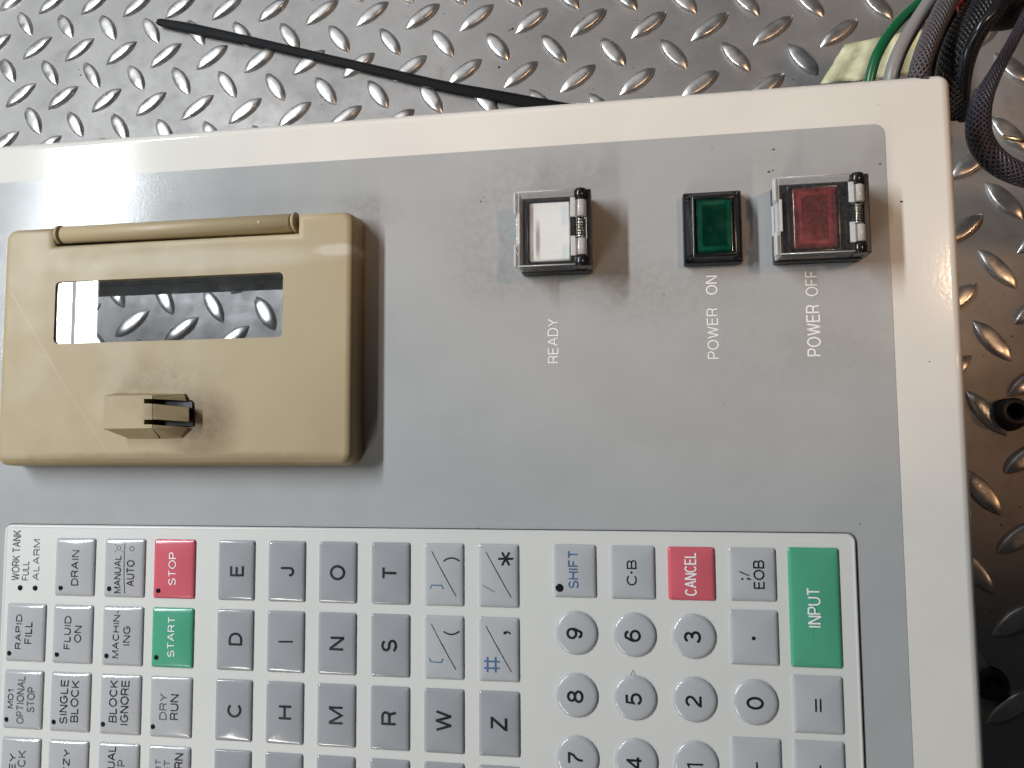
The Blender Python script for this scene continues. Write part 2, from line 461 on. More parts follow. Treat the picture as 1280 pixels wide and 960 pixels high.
# a plain grotesque drawn as strokes in a box of height 1: (advance width, [polyline, ...])
GL = {
 'A': (.78, [[(0, 0), (.37, 1), (.41, 1), (.78, 0)], [(.13, .35), (.65, .35)]]),
 'B': (.66, [[(0, .5), (0, 1), (.40, 1)]+A_(.40, .755, .21, .245, 90, -90)+[(0.0, .51)], [(0, .51), (0, 0), (.42, 0)]+A_(.42, .255, .24, .255, -90, 90)+[(.38, .51)]]),
 'C': (.76, [A_(.39, .5, .39, .5, 42, 318, 20)]),
 'D': (.73, [[(0, 0), (0, 1), (.33, 1)]+A_(.33, .5, .40, .5, 90, -90, 14)+[(0, 0)]]),
 'E': (.60, [[(.60, 1), (0, 1), (0, 0), (.62, 0)], [(.02, .52), (.56, .52)]]),
 'F': (.58, [[(.58, 1), (0, 1), (0, 0)], [(.02, .50), (.50, .50)]]),
 'G': (.80, [A_(.39, .5, .39, .5, 42, 340, 20)+[(.78, .46), (.44, .46)]]),
 'H': (.68, [[(0, 0), (0, 1)], [(.68, 0), (.68, 1)], [(.02, .52), (.66, .52)]]),
 'I': (.10, [[(.05, 0), (.05, 1)]]),
 'J': (.48, [[(.48, 1), (.48, .25)]+A_(.24, .25, .24, .25, 0, -180, 10)+[(0, .31)]]),
 'K': (.68, [[(0, 0), (0, 1)], [(.66, 1), (.03, .36)], [(.23, .56), (.68, 0)]]),
 'L': (.54, [[(0, 1), (0, 0), (.54, 0)]]),
 'M': (.84, [[(0, 0), (0, 1), (.06, 1), (.42, .06), (.78, 1), (.84, 1), (.84, 0)]]),
 'N': (.69, [[(0, 0), (0, 1), (.05, 1), (.64, 0), (.69, 0), (.69, 1)]]),
 'O': (.84, [A_(.42, .5, .42, .5, 90, 450, 28)]),
 'P': (.62, [[(0, 0), (0, 1), (.38, 1)]+A_(.38, .725, .24, .275, 90, -90)+[(.02, .45)]]),
 'Q': (.84, [A_(.42, .5, .42, .5, 90, 450, 28), [(.52, .25), (.84, -.04)]]),
 'R': (.66, [[(0, 0), (0, 1), (.40, 1)]+A_(.40, .74, .24, .26, 90, -90)+[(.02, .48)], [(.40, .47), (.56, .40), (.60, .10), (.66, 0)]]),
 'S': (.66, [A_(.33, .745, .29, .255, 20, 250, 14)+A_(.33, .255, .33, .255, 80, -160, 14)]),
 'T': (.66, [[(0, 1), (.66, 1)], [(.33, .98), (.33, 0)]]),
 'U': (.68, [[(0, 1), (0, .33)]+A_(.34, .33, .34, .33, 180, 360, 14)+[(.68, 1)]]),
 'V': (.72, [[(0, 1), (.34, 0), (.38, 0), (.72, 1)]]),
 'W': (1.06, [[(0, 1), (.26, 0), (.29, 0), (.52, .97), (.54, .97), (.77, 0), (.80, 0), (1.06, 1)]]),
 'X': (.7, [[(0, 0), (.7, 1)], [(0, 1), (.7, 0)]]),
 'Y': (.70, [[(0, 1), (.35, .42), (.70, 1)], [(.35, .41), (.35, 0)]]),
 'Z': (.68, [[(.04, 1), (.66, 1), (.66, .96), (0, .04), (0, 0), (.68, 0)]]),
 '-': (.30, [[(0, .38), (.30, .38)]]),
 '0': (.56, [A_(.28, .5, .28, .5, 90, 450, 28)]),
 '1': (.30, [[(0, .74), (.26, .98), (.30, 1), (.30, 0)]]),
 '2': (.58, [A_(.28, .73, .27, .27, 165, -20, 12)+[(.50, .55), (.02, .10), (0, 0), (.58, 0)]]),
 '3': (.58, [A_(.28, .76, .24, .24, 160, -75, 12)+[(.22, .53)], [(.22, .53)]+A_(.28, .27, .29, .27, 78, -160, 14)]),
 '4': (.62, [[(.44, 0), (.44, 1), (.42, 1), (0, .28), (0, .25), (.62, .25)]]),
 '5': (.58, [[(.52, 1), (.10, 1), (.03, .50)]+A_(.28, .32, .29, .32, 138, -160, 16)]),
 '6': (.58, [[(.54, .80)]+A_(.30, .74, .23, .26, 20, 120, 6)+A_(.36, .40, .36, .48, 140, 185, 4)+A_(.29, .31, .28, .31, 180, -178, 20)]),
 '7': (.56, [[(0, 1), (.56, 1), (.56, .95)]+A_(.85, .05, .68, .75, 124, 184, 6)]),
 '8': (.58, [A_(.29, .76, .24, .24, 270, -90, 20), A_(.29, .26, .29, .26, 90, 450, 20)]),
}
GL['9'] = (.58, [[(.58-x, 1-y) for x, y in p] for p in GL['6'][1]])
def ribbon(V, Fc, Q, w, zf, lift, origin):
    """mitred flat stroke following zf"""
    Q = [q for i, q in enumerate(Q) if i == 0 or (q-Q[i-1]).length > 1e-7]
    if len(Q) < 2: return
    n = len(Q); closed = (Q[0]-Q[-1]).length < 1e-6
    side = []
    for i in range(n):
        if closed: a, b, c = Q[(i-1) % (n-1)], Q[i], Q[(i+1) % (n-1)] if i < n-1 else Q[1]
        else: a, b, c = Q[max(i-1, 0)], Q[i], Q[min(i+1, n-1)]
        t1 = (b-a).normalized() if (b-a).length > 0 else (c-b).normalized()
        t2 = (c-b).normalized() if (c-b).length > 0 else t1
        n1 = Vector((-t1.y, t1.x)); n2 = Vector((-t2.y, t2.x)); k = n1+n2
        k = k.normalized() if k.length > .2 else n1
        side.append(k/max(.55, k.dot(n1)))
    prev = None
    for i in range(n-1):
        m = max(1, int((Q[i+1]-Q[i]).length/.0007))
        for k in range(m+1):
            f = k/m; q = Q[i]+(Q[i+1]-Q[i])*f
            if prev is not None and k == 0: continue
            # sides interpolated between the two end mitres keep the edges straight
            sd = side[i]+(side[i+1]-side[i])*f
            cur = len(V)
            for sg in (1, -1):
                x, y = q+sd*(w/2*sg)-Vector(origin); V.append((x, y, zf(x, y)+lift))
            if prev is not None:
                f4 = (prev, prev+1, cur+1, cur)
                A, B_, C_ = (Vector(V[j]) for j in f4[:3])
                Fc.append(f4 if (B_-A).cross(C_-A).z > 0 else tuple(reversed(f4)))
            prev = cur
def lettering(name, body, bbox, h, mat, parent, origin=(0, 0), zf=None, thin=0, lift=.00009, wgt=.115):
    """text read from the photo's right-hand side (turned 90 degrees), its ink fitted to the box (px0, py0, px1, py1)"""
    a = U(bbox[0], bbox[3], h); b = U(bbox[2], bbox[1], h)
    H_ = b.x-a.x; w = H_*wgt
    pos = 0; items = []
    for ch in body:
        if ch == ' ': pos += .38; continue
        adv, pl = GL[ch]; items.append((pos, pl)); pos += adv+.25
    tot = max(pos-.25, 1e-6)
    V = []; Fc = []; k = 0
    for p0, pl in items:
        for P in pl:
            Q = [Vector((b.x-w/2+(a.x-b.x+w)*v, a.y+w/2+(b.y-a.y-w)*((p0+u)/tot))) for u, v in P]
            ribbon(V, Fc, Q, w, zf or (lambda x, y: h), lift+.000004*k, origin); k += 1
    return link(name, V, Fc, mat, parent)
def strokes(name, polys, w, h, mat, parent, origin=(0, 0), zf=None, lift=.00009):
    """flat printed strokes: polylines of photo pixels, w metres wide"""
    V = []; Fc = []
    for k, P in enumerate(polys):
        ribbon(V, Fc, [U(x, y, h).xy for x, y in P], w, zf or (lambda x, y: h), lift+.000004*k, origin)
    return link(name, V, Fc, mat, parent)
def disc(name, x, y, r, z, mat, parent, zf=None, hgt=.00012, seg=20, ring=0):
    """small printed or raised dot; with ring > 0 an open ring of that stroke width"""
    V = []; Fc = []
    zz = lambda a, b: (zf(a, b) if zf else z)
    if ring:
        for i in range(seg):
            a = 2*math.pi*i/seg
            for q in (r, r-ring):
                X, Y = x+q*math.cos(a), y+q*math.sin(a); V.append((X, Y, zz(X, Y)+hgt))
        for i in range(seg):
            j = (i+1) % seg; Fc.append((2*i, 2*j, 2*j+1, 2*i+1))
        return link(name, V, Fc, mat, parent)
    for q, dz in ((1.0, -.0003), (1.0, .6), (.8, 1.0), (.4, 1.1)):
        for i in range(seg):
            a = 2*math.pi*i/seg; X, Y = x+q*r*math.cos(a), y+q*r*math.sin(a)
            V.append((X, Y, zz(X, Y)+(dz*hgt if dz > 0 else dz)))
    for k in range(3):
        for i in range(seg):
            j = (i+1) % seg; Fc.append((k*seg+i, k*seg+j, (k+1)*seg+j, (k+1)*seg+i))
    Fc.append(tuple(range(3*seg, 4*seg)))
    return link(name, V, Fc, mat, parent, smooth=True)
def tag(o, label=None, cat=None, group=None, kind=None):
    if label: o['label'] = label
    if cat: o['category'] = cat
    if group: o['group'] = group
    if kind: o['kind'] = kind
    return o

# ------------------------------------------------------------------ floor: steel tread plate
fv = [(-1.6, -1.2, 0), (1.4, -1.2, 0), (1.4, 1.6, 0), (-1.6, 1.6, 0)]
floor = link('floor', fv, [(0, 1, 2, 3)], M['steel'])
tag(floor, kind='structure')
SC = D+GAP
L0 = Vector((-1.05024782, 0.74266905))*SC; LK = Vector((.03549472, -.05160523))*SC
LU = Vector((.08557287, -.01480459))*SC; LV = Vector((-.01623174, -.08913634))*SC
def p2w(v):
    p = PF @ Vector((v.x, v.y, -GAP+Q0*v.x+Q1*v.y)); return Vector((p.x, p.y, 0))
def w2px(w):
    c = R3.transposed() @ ((PF.inverted() @ w)-Vector((0, 0, D)))
    return (640+F_PX*c.x/-c.z, 480-F_PX*c.y/-c.z) if c.z < 0 else (9e9, 9e9)
def lug_mesh(name, L, Wd, Hh, nl, prof):
    V = []; Fc = []; m = len(prof)
    for k in range(nl+1):
        t = -1+2*k/nl; t = math.copysign(abs(t)**.8, t)
        e = max(0.0, 1-abs(t)**2.0); wx = max(.02, e**.85); hz = max(0.0, min(1, e*1.35)**.8)
        for y, z in prof: V.append((t*L/2, y*Wd/2*wx, z*Hh*hz-.00002))
        if k:
            for i in range(m-1):
                b = (k-1)*m+i; c = k*m+i; Fc.append((b, c, c+1, b+1))
    Fc = [tuple(reversed(f)) for f in Fc]
    me = bpy.data.meshes.new(name); me.from_pydata(V, [], Fc); me.materials.append(M['lug']); me.shade_smooth(); me.update()
    return me, V, Fc
dirA = (FL(105/2.667, 120/2.667)-FL(65/2.667, 45/2.667)); dirB = (FL(175/2.667, 122/2.667)-FL(80/2.667, 195/2.667))
LEN = (dirA.length+dirB.length)/2*1.06
PROF = [(-1, 0), (-.93, .42), (-.80, .80), (-.68, .90), (-.35, .99), (0, 1.02), (.35, .99), (.68, .90), (.80, .80), (.93, .42), (1, 0)]
lug_me, _, _ = lug_mesh('lug', LEN, LEN*.365, .0022, 12, PROF)
_, LVs, LFs = lug_mesh('lug_low', LEN, LEN*.365, .0022, 6, [(-1, 0), (-.7, .8), (0, 1.04), (.7, .8), (1, 0)])
angs = (math.atan2(dirA.y, dirA.x), math.atan2(dirB.y, dirB.x))
stuffV = []; stuffF = []; nparts = 0
for k in (0, 1):
    for j in range(-14, 24):
        for i in range(-22, 44):
            w = p2w(L0+LK*k+LU*i+LV*j)
            if not (-.95 < w.x < .62 and -.55 < w.y < .75): continue
            w += Vector((random.uniform(-1, 1), random.uniform(-1, 1), 0))*.0004
            a = angs[k]+random.uniform(-.02, .02); x, y = w2px(w)
            seen = -70 < x < 1350 and -60 < y < 1010 and (y < 215-.085*x or x > 1170+.03*y or (50 < x < 380 and 330 < y < 450))
            if seen:
                o = bpy.data.objects.new('lug', lug_me); C.objects.link(o); o.parent = floor
                s_ = random.uniform(.96, 1.04)
                o.matrix_local = Matrix.Translation(w) @ Matrix.Rotation(a, 4, 'Z') @ Matrix.Diagonal((s_, random.uniform(.93, 1.06), random.uniform(.85, 1.1), 1))
                nparts += 1
            else:
                b = len(stuffV); ca, sa = math.cos(a), math.sin(a)
                stuffV += [(w.x+ca*v[0]-sa*v[1], w.y+sa*v[0]+ca*v[1], v[2]) for v in LVs]
                stuffF += [tuple(b+q for q in f) for f in LFs]
far = link('lug_field', stuffV, stuffF, M['lug'], floor, smooth=True); far['kind'] = 'stuff'
print('lug parts', nparts)

# ------------------------------------------------------------------ control panel
panel = bpy.data.objects.new('control_panel', None); C.objects.link(panel); panel.matrix_world = PF
tag(panel, 'cream machine control panel with grey face, beige drive cover, lit push buttons and keypad', 'control panel')

XR, YT, XL, YB = .0907, .1048, -.40, -.33
win = (P2(67, 420, .009)[0]-.011, P2(210, 425.5, .009)[1], P2(353, 400, .009)[0], P2(215, 346, .009)[1])
hole = rr(win[0]-.0012, win[1]-.0012, win[2]+.0012, win[3]+.0012, .0003, 2)
def hrev(h): return list(reversed(h))
outer = rr(XL, YB, XR, YT, .0034, 8)
e = .0028
plate('panel_body', outer, [(.0016, -.0185), (0, -.019), (0, -e), (e*.08, -e*.6), (e*.3, -e*.29), (e*.6, -e*.08), (e, 0)], M['cream'], panel,
      holes=[hole], hole_z=-.002)
GX, GY = .0722, .0909
glay = rr(XL+.018, YB+.018, GX, GY, .0030, 6)
plate('grey_face', glay, [(0, .00001), (0, .00008), (.00004, .0001)], M['grey'], panel, holes=[hole], hole_z=-.0005)

# window chute below the face: four walls of black painted sheet
cx0, cy0, cx1, cy1 = win
th = .0010
for a in ((cx0-th, cy1, cx1+th, cy1+th), (cx0-th, cy0-th, cx1+th, cy0), (cx0-th, cy0, cx0, cy1), (cx1, cy0, cx1+th, cy1)):
    box('chute_wall', a[0], a[1], -.0165, a[2], a[3], -.0003, M['chute'], panel)

# ------------------------------------------------------------------ beige drive cover
HC = .009
x0c = U(2, 440, HC).x; x1c = U(447, 420, HC).x; y0c = U(200, 580.5, HC).y; y1c = U(420, 264, HC).y
# outline at the base, cover sides drafted a little; notch for the hinge rod
nx0 = U(68, 292, HC).x; nx1 = U(369, 275, HC).x; ny = U(215, 296.5, HC).y
bx0, bx1, by0, by1 = x0c-.0012, U(455.5, 420, 0).x, y0c-.0008, y1c+.0006
R_ = .0042
lp = []
lp += [(bx1-R_+R_*math.sin(math.radians(a)), by0+R_-R_*math.cos(math.radians(a))) for a in range(0, 91, 15)]
lp += [(bx1-R_+R_*math.cos(math.radians(a)), by1-R_+R_*math.sin(math.radians(a))) for a in range(0, 91, 15)]
lp += [(nx1, by1), (nx1, ny), (nx0, ny), (nx0, by1)]
lp += [(bx0+R_-R_*math.sin(math.radians(a)), by1-R_+R_*math.cos(math.radians(a))) for a in range(0, 91, 15)]
lp += [(bx0+R_-R_*math.cos(math.radians(a)), by0+R_-R_*math.sin(math.radians(a))) for a in range(0, 91, 15)]
wi = (P2(67, 420, HC)[0], P2(210, 425.5, HC)[1], P2(353, 400, HC)[0], P2(215, 346, HC)[1])
whole = rr(*wi, .0016, 4)
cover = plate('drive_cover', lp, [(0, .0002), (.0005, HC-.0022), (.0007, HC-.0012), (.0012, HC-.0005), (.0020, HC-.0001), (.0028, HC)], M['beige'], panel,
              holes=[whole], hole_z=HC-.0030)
# window pane, seated in the cover just over the face
plate('window_pane', rr(wi[0]+.0001, wi[1]+.0001, wi[2]-.0001, wi[3]-.0001, .0015, 4), [(0, .0080), (0, .0084)], M['pane'], cover, bottom=True)
# cover liner under the pane
for a in ((wi[0]-.0008, wi[3], wi[2]+.0008, wi[3]+.0008), (wi[0]-.0008, wi[1]-.0008, wi[2]+.0008, wi[1]), (wi[2], wi[1], wi[2]+.0008, wi[3])):
    box('window_liner', a[0], a[1], .0003, a[2], a[3], HC-.0031, M['chute'], cover)
# hinge rod and its two collars
ra, rb = U(74, 292, HC), U(362, 280, HC)
yr = (by1+ny)/2+.00015; rr_ = (by1-ny)/2-.00015
cyl('hinge_rod', (ra.x, yr, HC-.0022), (rb.x, yr, HC-.0022), rr_, M['beige'], cover, 22, bev=.0004)
for xx in (nx0+.0005, nx1-.0009):
    cyl('hinge_collar', (xx-.0006, yr+.0002, HC-.0024), (xx+.0006, yr+.0002, HC-.0024), rr_+.0003, M['beige'], cover, 22, bev=.0003)
box('hinge_leaf', nx0+.0003, ny-.0001, .0004, nx1-.0003, by1-.0012, HC-.0045, M['beige'], cover)
disc('hinge_dimple', U(325, 276, HC).x, yr, .0006, HC-.0022+rr_*.985, M['beige'], cover)

# latch on the cover
HL = HC+.0055
def poly3(name, V, Fc, mat, parent, smooth=False): return link(name, V, Fc, mat, parent, smooth=smooth)
def LP(x, y, h): v = U(x, y, h); return (v.x, v.y, v.z)
hb = HC-.0003
T = [LP(129, 536, HL), LP(190, 535, HL), LP(190, 530.5, HL), LP(180, 530.5, HL), LP(180, 524.5, HL), LP(190, 524.5, HL),
     LP(190, 504.5, HL), LP(180, 504.5, HL), LP(180, 498.5, HL), LP(190, 498.5, HL), LP(190, 494, HL), LP(130, 495, HL)]
Bq = [LP(163, 549, hb), LP(200, 549.5, hb), LP(200, 531, hb), LP(196, 531, hb), LP(196, 524.5, hb), LP(203, 524.5, hb),
      LP(203, 504.5, hb), LP(196, 504.5, hb), LP(196, 499, hb), LP(203, 499, hb), LP(206, 491.5, hb), LP(146, 491, hb)]
n = len(T)
tri = [[n+a for a in t] for t in tessellate_polygon([[Vector(v) for v in T]])]
tri = [tuple(t) if (Vector(T[t[1]-n])-Vector(T[t[0]-n])).cross(Vector(T[t[2]-n])-Vector(T[t[0]-n])).z > 0 else tuple(reversed(t)) for t in tri]
latch = poly3('latch', Bq+T, [(i, (i+1) % n, n+(i+1) % n, n+i) for i in range(n)]+tri, M['beige'], cover)
def hexa(name, a, b, mat):   # a: 4 bottom, b: 4 top, both ccw
    return poly3(name, a+b, [(3, 2, 1, 0), (4, 5, 6, 7)]+[(i, (i+1) % 4, 4+(i+1) % 4, 4+i) for i in range(4)], mat, latch)
HM = HC+.0032
hexa('latch_rail', [LP(203, 549.5, hb), LP(228, 549, hb), LP(240, 537, hb), LP(203, 531, hb)],
     [LP(190.5, 535, HL), LP(226, 545, HC+.0008), LP(236, 534, HC+.0010), LP(190.5, 531, HL)], M['beige'])
hexa('latch_rail', [LP(206, 499, hb), LP(236, 503, hb), LP(233, 492, hb), LP(206, 491.5, hb)],
     [LP(190.5, 498.5, HL), LP(233, 501, HC+.0010), LP(230, 492.5, HC+.0008), LP(190.5, 494, HL)], M['beige'])
hexa('latch_tab', [LP(204, 525.5, hb), LP(238, 526, hb), LP(238, 509, hb), LP(204, 504.5, hb)],
     [LP(190.5, 524, HL-.0001), LP(236, 527, HM), LP(236, 509.5, HM), LP(190.5, 505, HL-.0001)], M['beige'])
hexa('latch_gap', [LP(182, 535, hb-.0001), LP(241, 535, hb-.0001), LP(240, 498, hb-.0001), LP(182, 498, hb-.0001)],
     [LP(182, 533, HC+.0006), LP(241, 532, HC+.0006), LP(240, 503, HC+.0006), LP(182, 500, HC+.0006)], M['black_matt'])

# ------------------------------------------------------------------ push buttons
def guarded_button(cx, cy, w, hgt, lens_rect, lens_mat, label):
    """black switch with a hinged clear guard; cx, cy = lower-left base corner (panel metres)"""
    H = .0118
    bt = plate('push_button', rr(cx, cy, cx+w, cy+hgt, .0006, 3), [(0, .0001), (0, .0040), (.0003, .0043), (.0006, .0044)], M['black'], panel, bottom=True)
    bt['label'] = label
    lx0, ly0, lx1, ly1 = lens_rect
    plate('switch_bezel', rr(lx0-.0013, ly0-.0013, lx1+.0013, ly1+.0013, .0006, 3), [(0, .0044), (0, .0060), (.0004, .0064), (.0009, .0064), (.0010, .0050)], M['black'], bt)
    ln = plate('lens', rr(lx0, ly0, lx1, ly1, .0007, 4), [(0, .0044), (0, .0066), (.0002, .0070), (.0006, .0072)], lens_mat, bt, bottom=True)
    # guard: thin walled clear box, open below
    gx0, gy0, gx1, gy1 = cx-.0003, cy+.0002, cx+w-.0044, cy+hgt-.0002
    t = .0008
    parts = [box('g', gx0, gy0, H-t, gx1, gy1, H, M['clear'], None, .0005, .0002),
             box('g', gx0+.0001, gy0+.0001, .0050, gx0+t, gy1-.0001, H-t-.0001, M['clear_edge'], None),
             box('g', gx0+t+.0001, gy0+.0001, .0050, gx1-.0001, gy0+t*.7, H-t-.0001, M['clear'], None),
             box('g', gx0+t+.0001, gy1-t*.7, .0050, gx1-.0001, gy1-.0001, H-t-.0001, M['clear'], None)]
    g = merge('guard_cover', parts, bt)
    # bright moulded front lip with its finger notch
    m0, m1 = cy+hgt*.30, cy+hgt*.70
    lip = [box('l', gx0-.0007, gy0+.0002, H-.0030, gx0-.0001, m0, H-.0001, M['clear_edge'], None, 0, .0002),
           box('l', gx0-.0007, m1, H-.0030, gx0-.0001, gy1-.0002, H-.0001, M['clear_edge'], None, 0, .0002),
           box('l', gx0+.0005, m0, H+.0001, gx0+.0012, m1, H+.0007, M['clear_edge'], None, 0, .0002),
           box('l', gx0-.0007, m0+.0002, .0062, gx0-.0001, m1-.0002, H-.0045, M['clear_edge'], None, 0, .0002)]
    merge('guard_lip', lip, g)
    for yy in (gy0+.0001, gy1-.0005):
        cyl('guard_rim', (gx0+.0004, yy+.0002, H+.00005), (gx1, yy+.0002, H+.00005), .00018, M['clear_edge'], g, 8)
    # hinge side
    hx = cx+w-.0028; hz = .0100
    box('hinge_wall', cx+w-.0014, cy+.0002, .0045, cx+w+.0002, cy+hgt-.0002, .0106, M['black'], bt, 0, .0003)
    seg_ = [(0.0, .135, 'end'), (.145, .36, 'kn'), (.64, .855, 'kn'), (.865, 1.0, 'end')]
    for a, b, kd in seg_:
        ya, yb = cy+hgt*a, cy+hgt*b
        if kd == 'end':
            cyl('hinge_boss', (hx, ya, hz), (hx, yb, hz), .0019, M['black'], bt, 20, bev=.0003)
            box('hinge_post', hx-.0012, ya+.0003, .0057, hx+.0012, yb-.0003, hz-.0008, M['black'], bt)
        else:
            k = [cyl('k', (hx, ya, hz), (hx, yb, hz), .0018, M['clear_edge'], None, 20, bev=.0003),
                 box('k', gx1+.0001, ya+.0001, H-.0016, hx-.0004, yb-.0001, H-.0002, M['clear_edge'], None, 0, .0002),
                 box('k', gx1-.0012, ya-.0004, H+.0001, gx1+.0002, yb+.0004, H+.0006, M['clear_edge'], None, 0, .0002)]
            merge('hinge_knuckle', k, bt)
    cyl('hinge_pin', (hx, cy+hgt*.12, hz), (hx, cy+hgt*.88, hz), .0004, M['black'], bt, 10)
    ya, yb = cy+hgt*.375, cy+hgt*.625; turns = 7
    pts = []
    for i in range(turns*10+1):
        a = 2*math.pi*i/10
        pts.append((Vector((hx+.00125*math.cos(a), ya+(yb-ya)*i/(turns*10), hz+.00125*math.sin(a))), .00026))
    tube('hinge_spring', pts, M['chrome'], bt, seg=6, n=1)
    return bt
# READY
a = U(654, 343, 0); b = U(739, 341, 0); w_ = b.x-a.x; h_ = U(740, 250, 0).y-a.y
hgt = U(680, 236, .0118).y-U(680, 331.5, .0118).y
l0 = U(662, 327, .0072); l1 = U(713, 251, .0072)
guarded_button(a.x, U(690, 332.5, .0118).y-.0002, .0212, hgt+.0004, (l0.x, l0.y, l1.x, l1.y), M['white_lens'], 'black push button with plain white lens under a clear hinged guard')
g0 = U(973, 300, .0118)
yb_ = U(1010, 317.5, .0118).y-.0002; ht_ = U(1020, 217.5, .0118).y-yb_
l0 = U(992, 311, .0072); l1 = U(1046, 232, .0072)
rb_ = guarded_button(g0.x+.0003, yb_, .0240, ht_, (l0.x, l0.y, l1.x, l1.y), M['red_lens'], 'black push button with dark red lens under a clear hinged guard')
ln = [c for c in rb_.children if c.name.startswith('lens')][0]
q0 = U(998, 306, .0072); q1 = U(1039, 238, .0072)
fr = rr(q0.x, q0.y, q1.x, q1.y, .0006, 4)
plate('lens_rim', offs(fr, 0), [(0, .0072), (0, .0074)], M['red_deep'], rb_, holes=[offs(fr, .0011)], hole_z=.0072)
# POWER ON: bare bezel, chamfered, green lens
a = U(854.5, 334, 0); b = U(927, 332, 0); top_y = U(890, 244, 0).y
gb = plate('push_button', rr(a.x, a.y, b.x, top_y, .0005, 3), [(0, .0001), (0, .0030), (.0004, .0034), (.0022, .0050), (.0025, .0051), (.0026, .0036)], M['black'], panel)
gb['label'] = 'black push button with dark green lens and no guard'
l0 = U(870, 318, .0056); l1 = U(916, 247, .0056)
plate('lens_holder', rr(l0.x-.0011, l0.y-.0011, l1.x+.0011, l1.y+.0011, .0006, 3), [(0, .0030), (0, .0062), (.0004, .0066), (.0009, .0066), (.0010, .0050)], M['black'], gb)
plate('lens', rr(l0.x, l0.y, l1.x, l1.y, .0006, 4), [(0, .0034), (0, .0056), (.0002, .0059), (.0006, .0060)], M['green_lens'], gb)
fr = rr(l0.x+.0008, l0.y+.0009, l1.x-.0008, l1.y-.0009, .0005, 4)
plate('lens_rim', fr, [(0, .0060), (0, .0062)], M['green_deep'], gb, holes=[offs(fr, .0011)], hole_z=.0060)

# printed words on the grey face
HG = .0001
for body, bb in (('READY', (685, 398.3, 697.7, 454.2)), ('ON', (882.4, 344.3, 896.5, 368.7)), ('POWER', (884.7, 385, 897.3, 448.9)),
                 ('OFF', (1007, 337.8, 1021.6, 370.7)), ('POWER', (1009.3, 380.8, 1024.4, 445.5))):
    lettering('printed_word', body, bb, HG, M['ink_white'], panel, wgt=.115)

# ------------------------------------------------------------------ keypad
KX0 = U(5, 700, .0006).x; KX1 = .0597; KY1 = -.0257; KY0 = YB+.03
HK = .0008
kp = plate('keypad_sheet', rr(KX0, KY0, KX1, KY1, .0022, 6), [(0, .00012), (0, .0004), (.0003, .0009), (.0007, .0010), (.0011, .0008)], M['keypad'], panel)
# dark seam that shows round the sheet
outl = rr(KX0, KY0, KX1, KY1, .0022, 6)
kg = plate('keypad_seam', offs(outl, -.00025), [(0, .00011), (0, .00016)], M['black_matt'], panel, holes=[offs(outl, .0002)], hole_z=.00011)

def key_profile(a, b, r, hh=.00075):
    """height function of an embossed dome key of half sizes a, b"""
    m = min(a, b); circ = r >= m-1e-4 and abs(a-b) < .0005
    def f(x, y):
        dx = a-abs(x); dy = b-abs(y)
        if circ: d = a-math.hypot(x, y)
        elif dx < r and dy < r: d = r-math.hypot(r-dx, r-dy)
        else: d = min(dx, dy)
        d = max(0, d); t = min(1, d/.0012); s_ = min(1, d/m)
        if circ: pil = 1-(x*x+y*y)/(a*a)
        else: pil = (1-(x/a)**2)*(1-(y/b)**2)
        return hh*.85*math.sqrt(max(0, 1-(1-t)**2)) + .00042*max(0, pil) + .00012*(1-(1-s_)**2)
    return f
_km = {}
def key_mesh(a, b, r, mat):
    k = (round(a, 5), round(b, 5), round(r, 5), mat.name)
    if k not in _km:
        f = key_profile(a, b, r)
        
        V = []; Fc = []; m = min(a, b)
        ins = [0, .00005, .00016, .00034, .0006, .0009, .0012, .0017, .0024, m*.5, m*.7, m*.88]
        for q, d in enumerate(ins):
            rad = max(r-d, 0.0003 if r < m*.9 else r-d)
            P0 = rr(-a+d, -b+d, a-d, b-d, max(rad, .0001), 6); P = []
            for pi in range(len(P0)):     # split the straight sides so the pillow can curve
                u_, v_ = Vector(P0[pi]), Vector(P0[(pi+1) % len(P0)]); ns = 5 if pi % 7 == 6 else 1
                P += [tuple(u_+(v_-u_)*(k2/ns)) for k2 in range(ns)]
            nn = len(P)
            V += [(x, y, f(x, y) if q else 0) for x, y in P]
            if q:
                for i in range(nn):
                    j = (i+1) % nn; Fc.append(((q-1)*nn+i, (q-1)*nn+j, q*nn+j, q*nn+i))
        Fc.append(tuple(range((len(ins)-1)*nn, len(ins)*nn)))
        me = bpy.data.meshes.new('key'); me.from_pydata(V, [], Fc); me.materials.append(mat); me.shade_smooth(); me.update()
        _km[k] = (me, f)
    return _km[k]
def key(cx, cy, a, b, mat, texts=(), dot=None, r=.0008, label=None, marks=(), rings=(), thin=.125):
    me, f = key_mesh(a, b, r, M[mat])
    o = bpy.data.objects.new('key', me); C.objects.link(o); o.parent = panel; o.location = (cx, cy, HK-.00002)
    if label: o['label'] = label
    hh = HK+.001
    for t in texts:
        body, bb = t[0], t[1]; ink = t[2] if len(t) > 2 else 'ink'; th_ = t[3] if len(t) > 3 else thin
        lettering('legend', body, bb, hh, M[ink], o, (cx, cy), f, wgt=th_)
    for polys, w, ink in marks: strokes('legend', polys, w, hh, M[ink], o, (cx, cy), f)
    for px, py, rad, wd_, ink in rings:
        p = U(px, py, hh); disc('legend', p.x-cx, p.y-cy, rad, 0, M[ink], o, f, .00004, ring=wd_) if wd_ else disc('legend', p.x-cx, p.y-cy, rad, 0, M[ink], o, f, .00003)
    if dot:
        p = U(dot[0], dot[1], hh); disc('indicator_dot', p.x-cx, p.y-cy, dot[2] if len(dot) > 2 else .00082, 0, M['socket'], o, f, .00010)
    return o
TH = -.014
rowY = [-.1296*D, -.2224*D, -.3148*D, -.4068*D]; KH = .0806*D
rowC = [y-KH/2 for y in rowY]
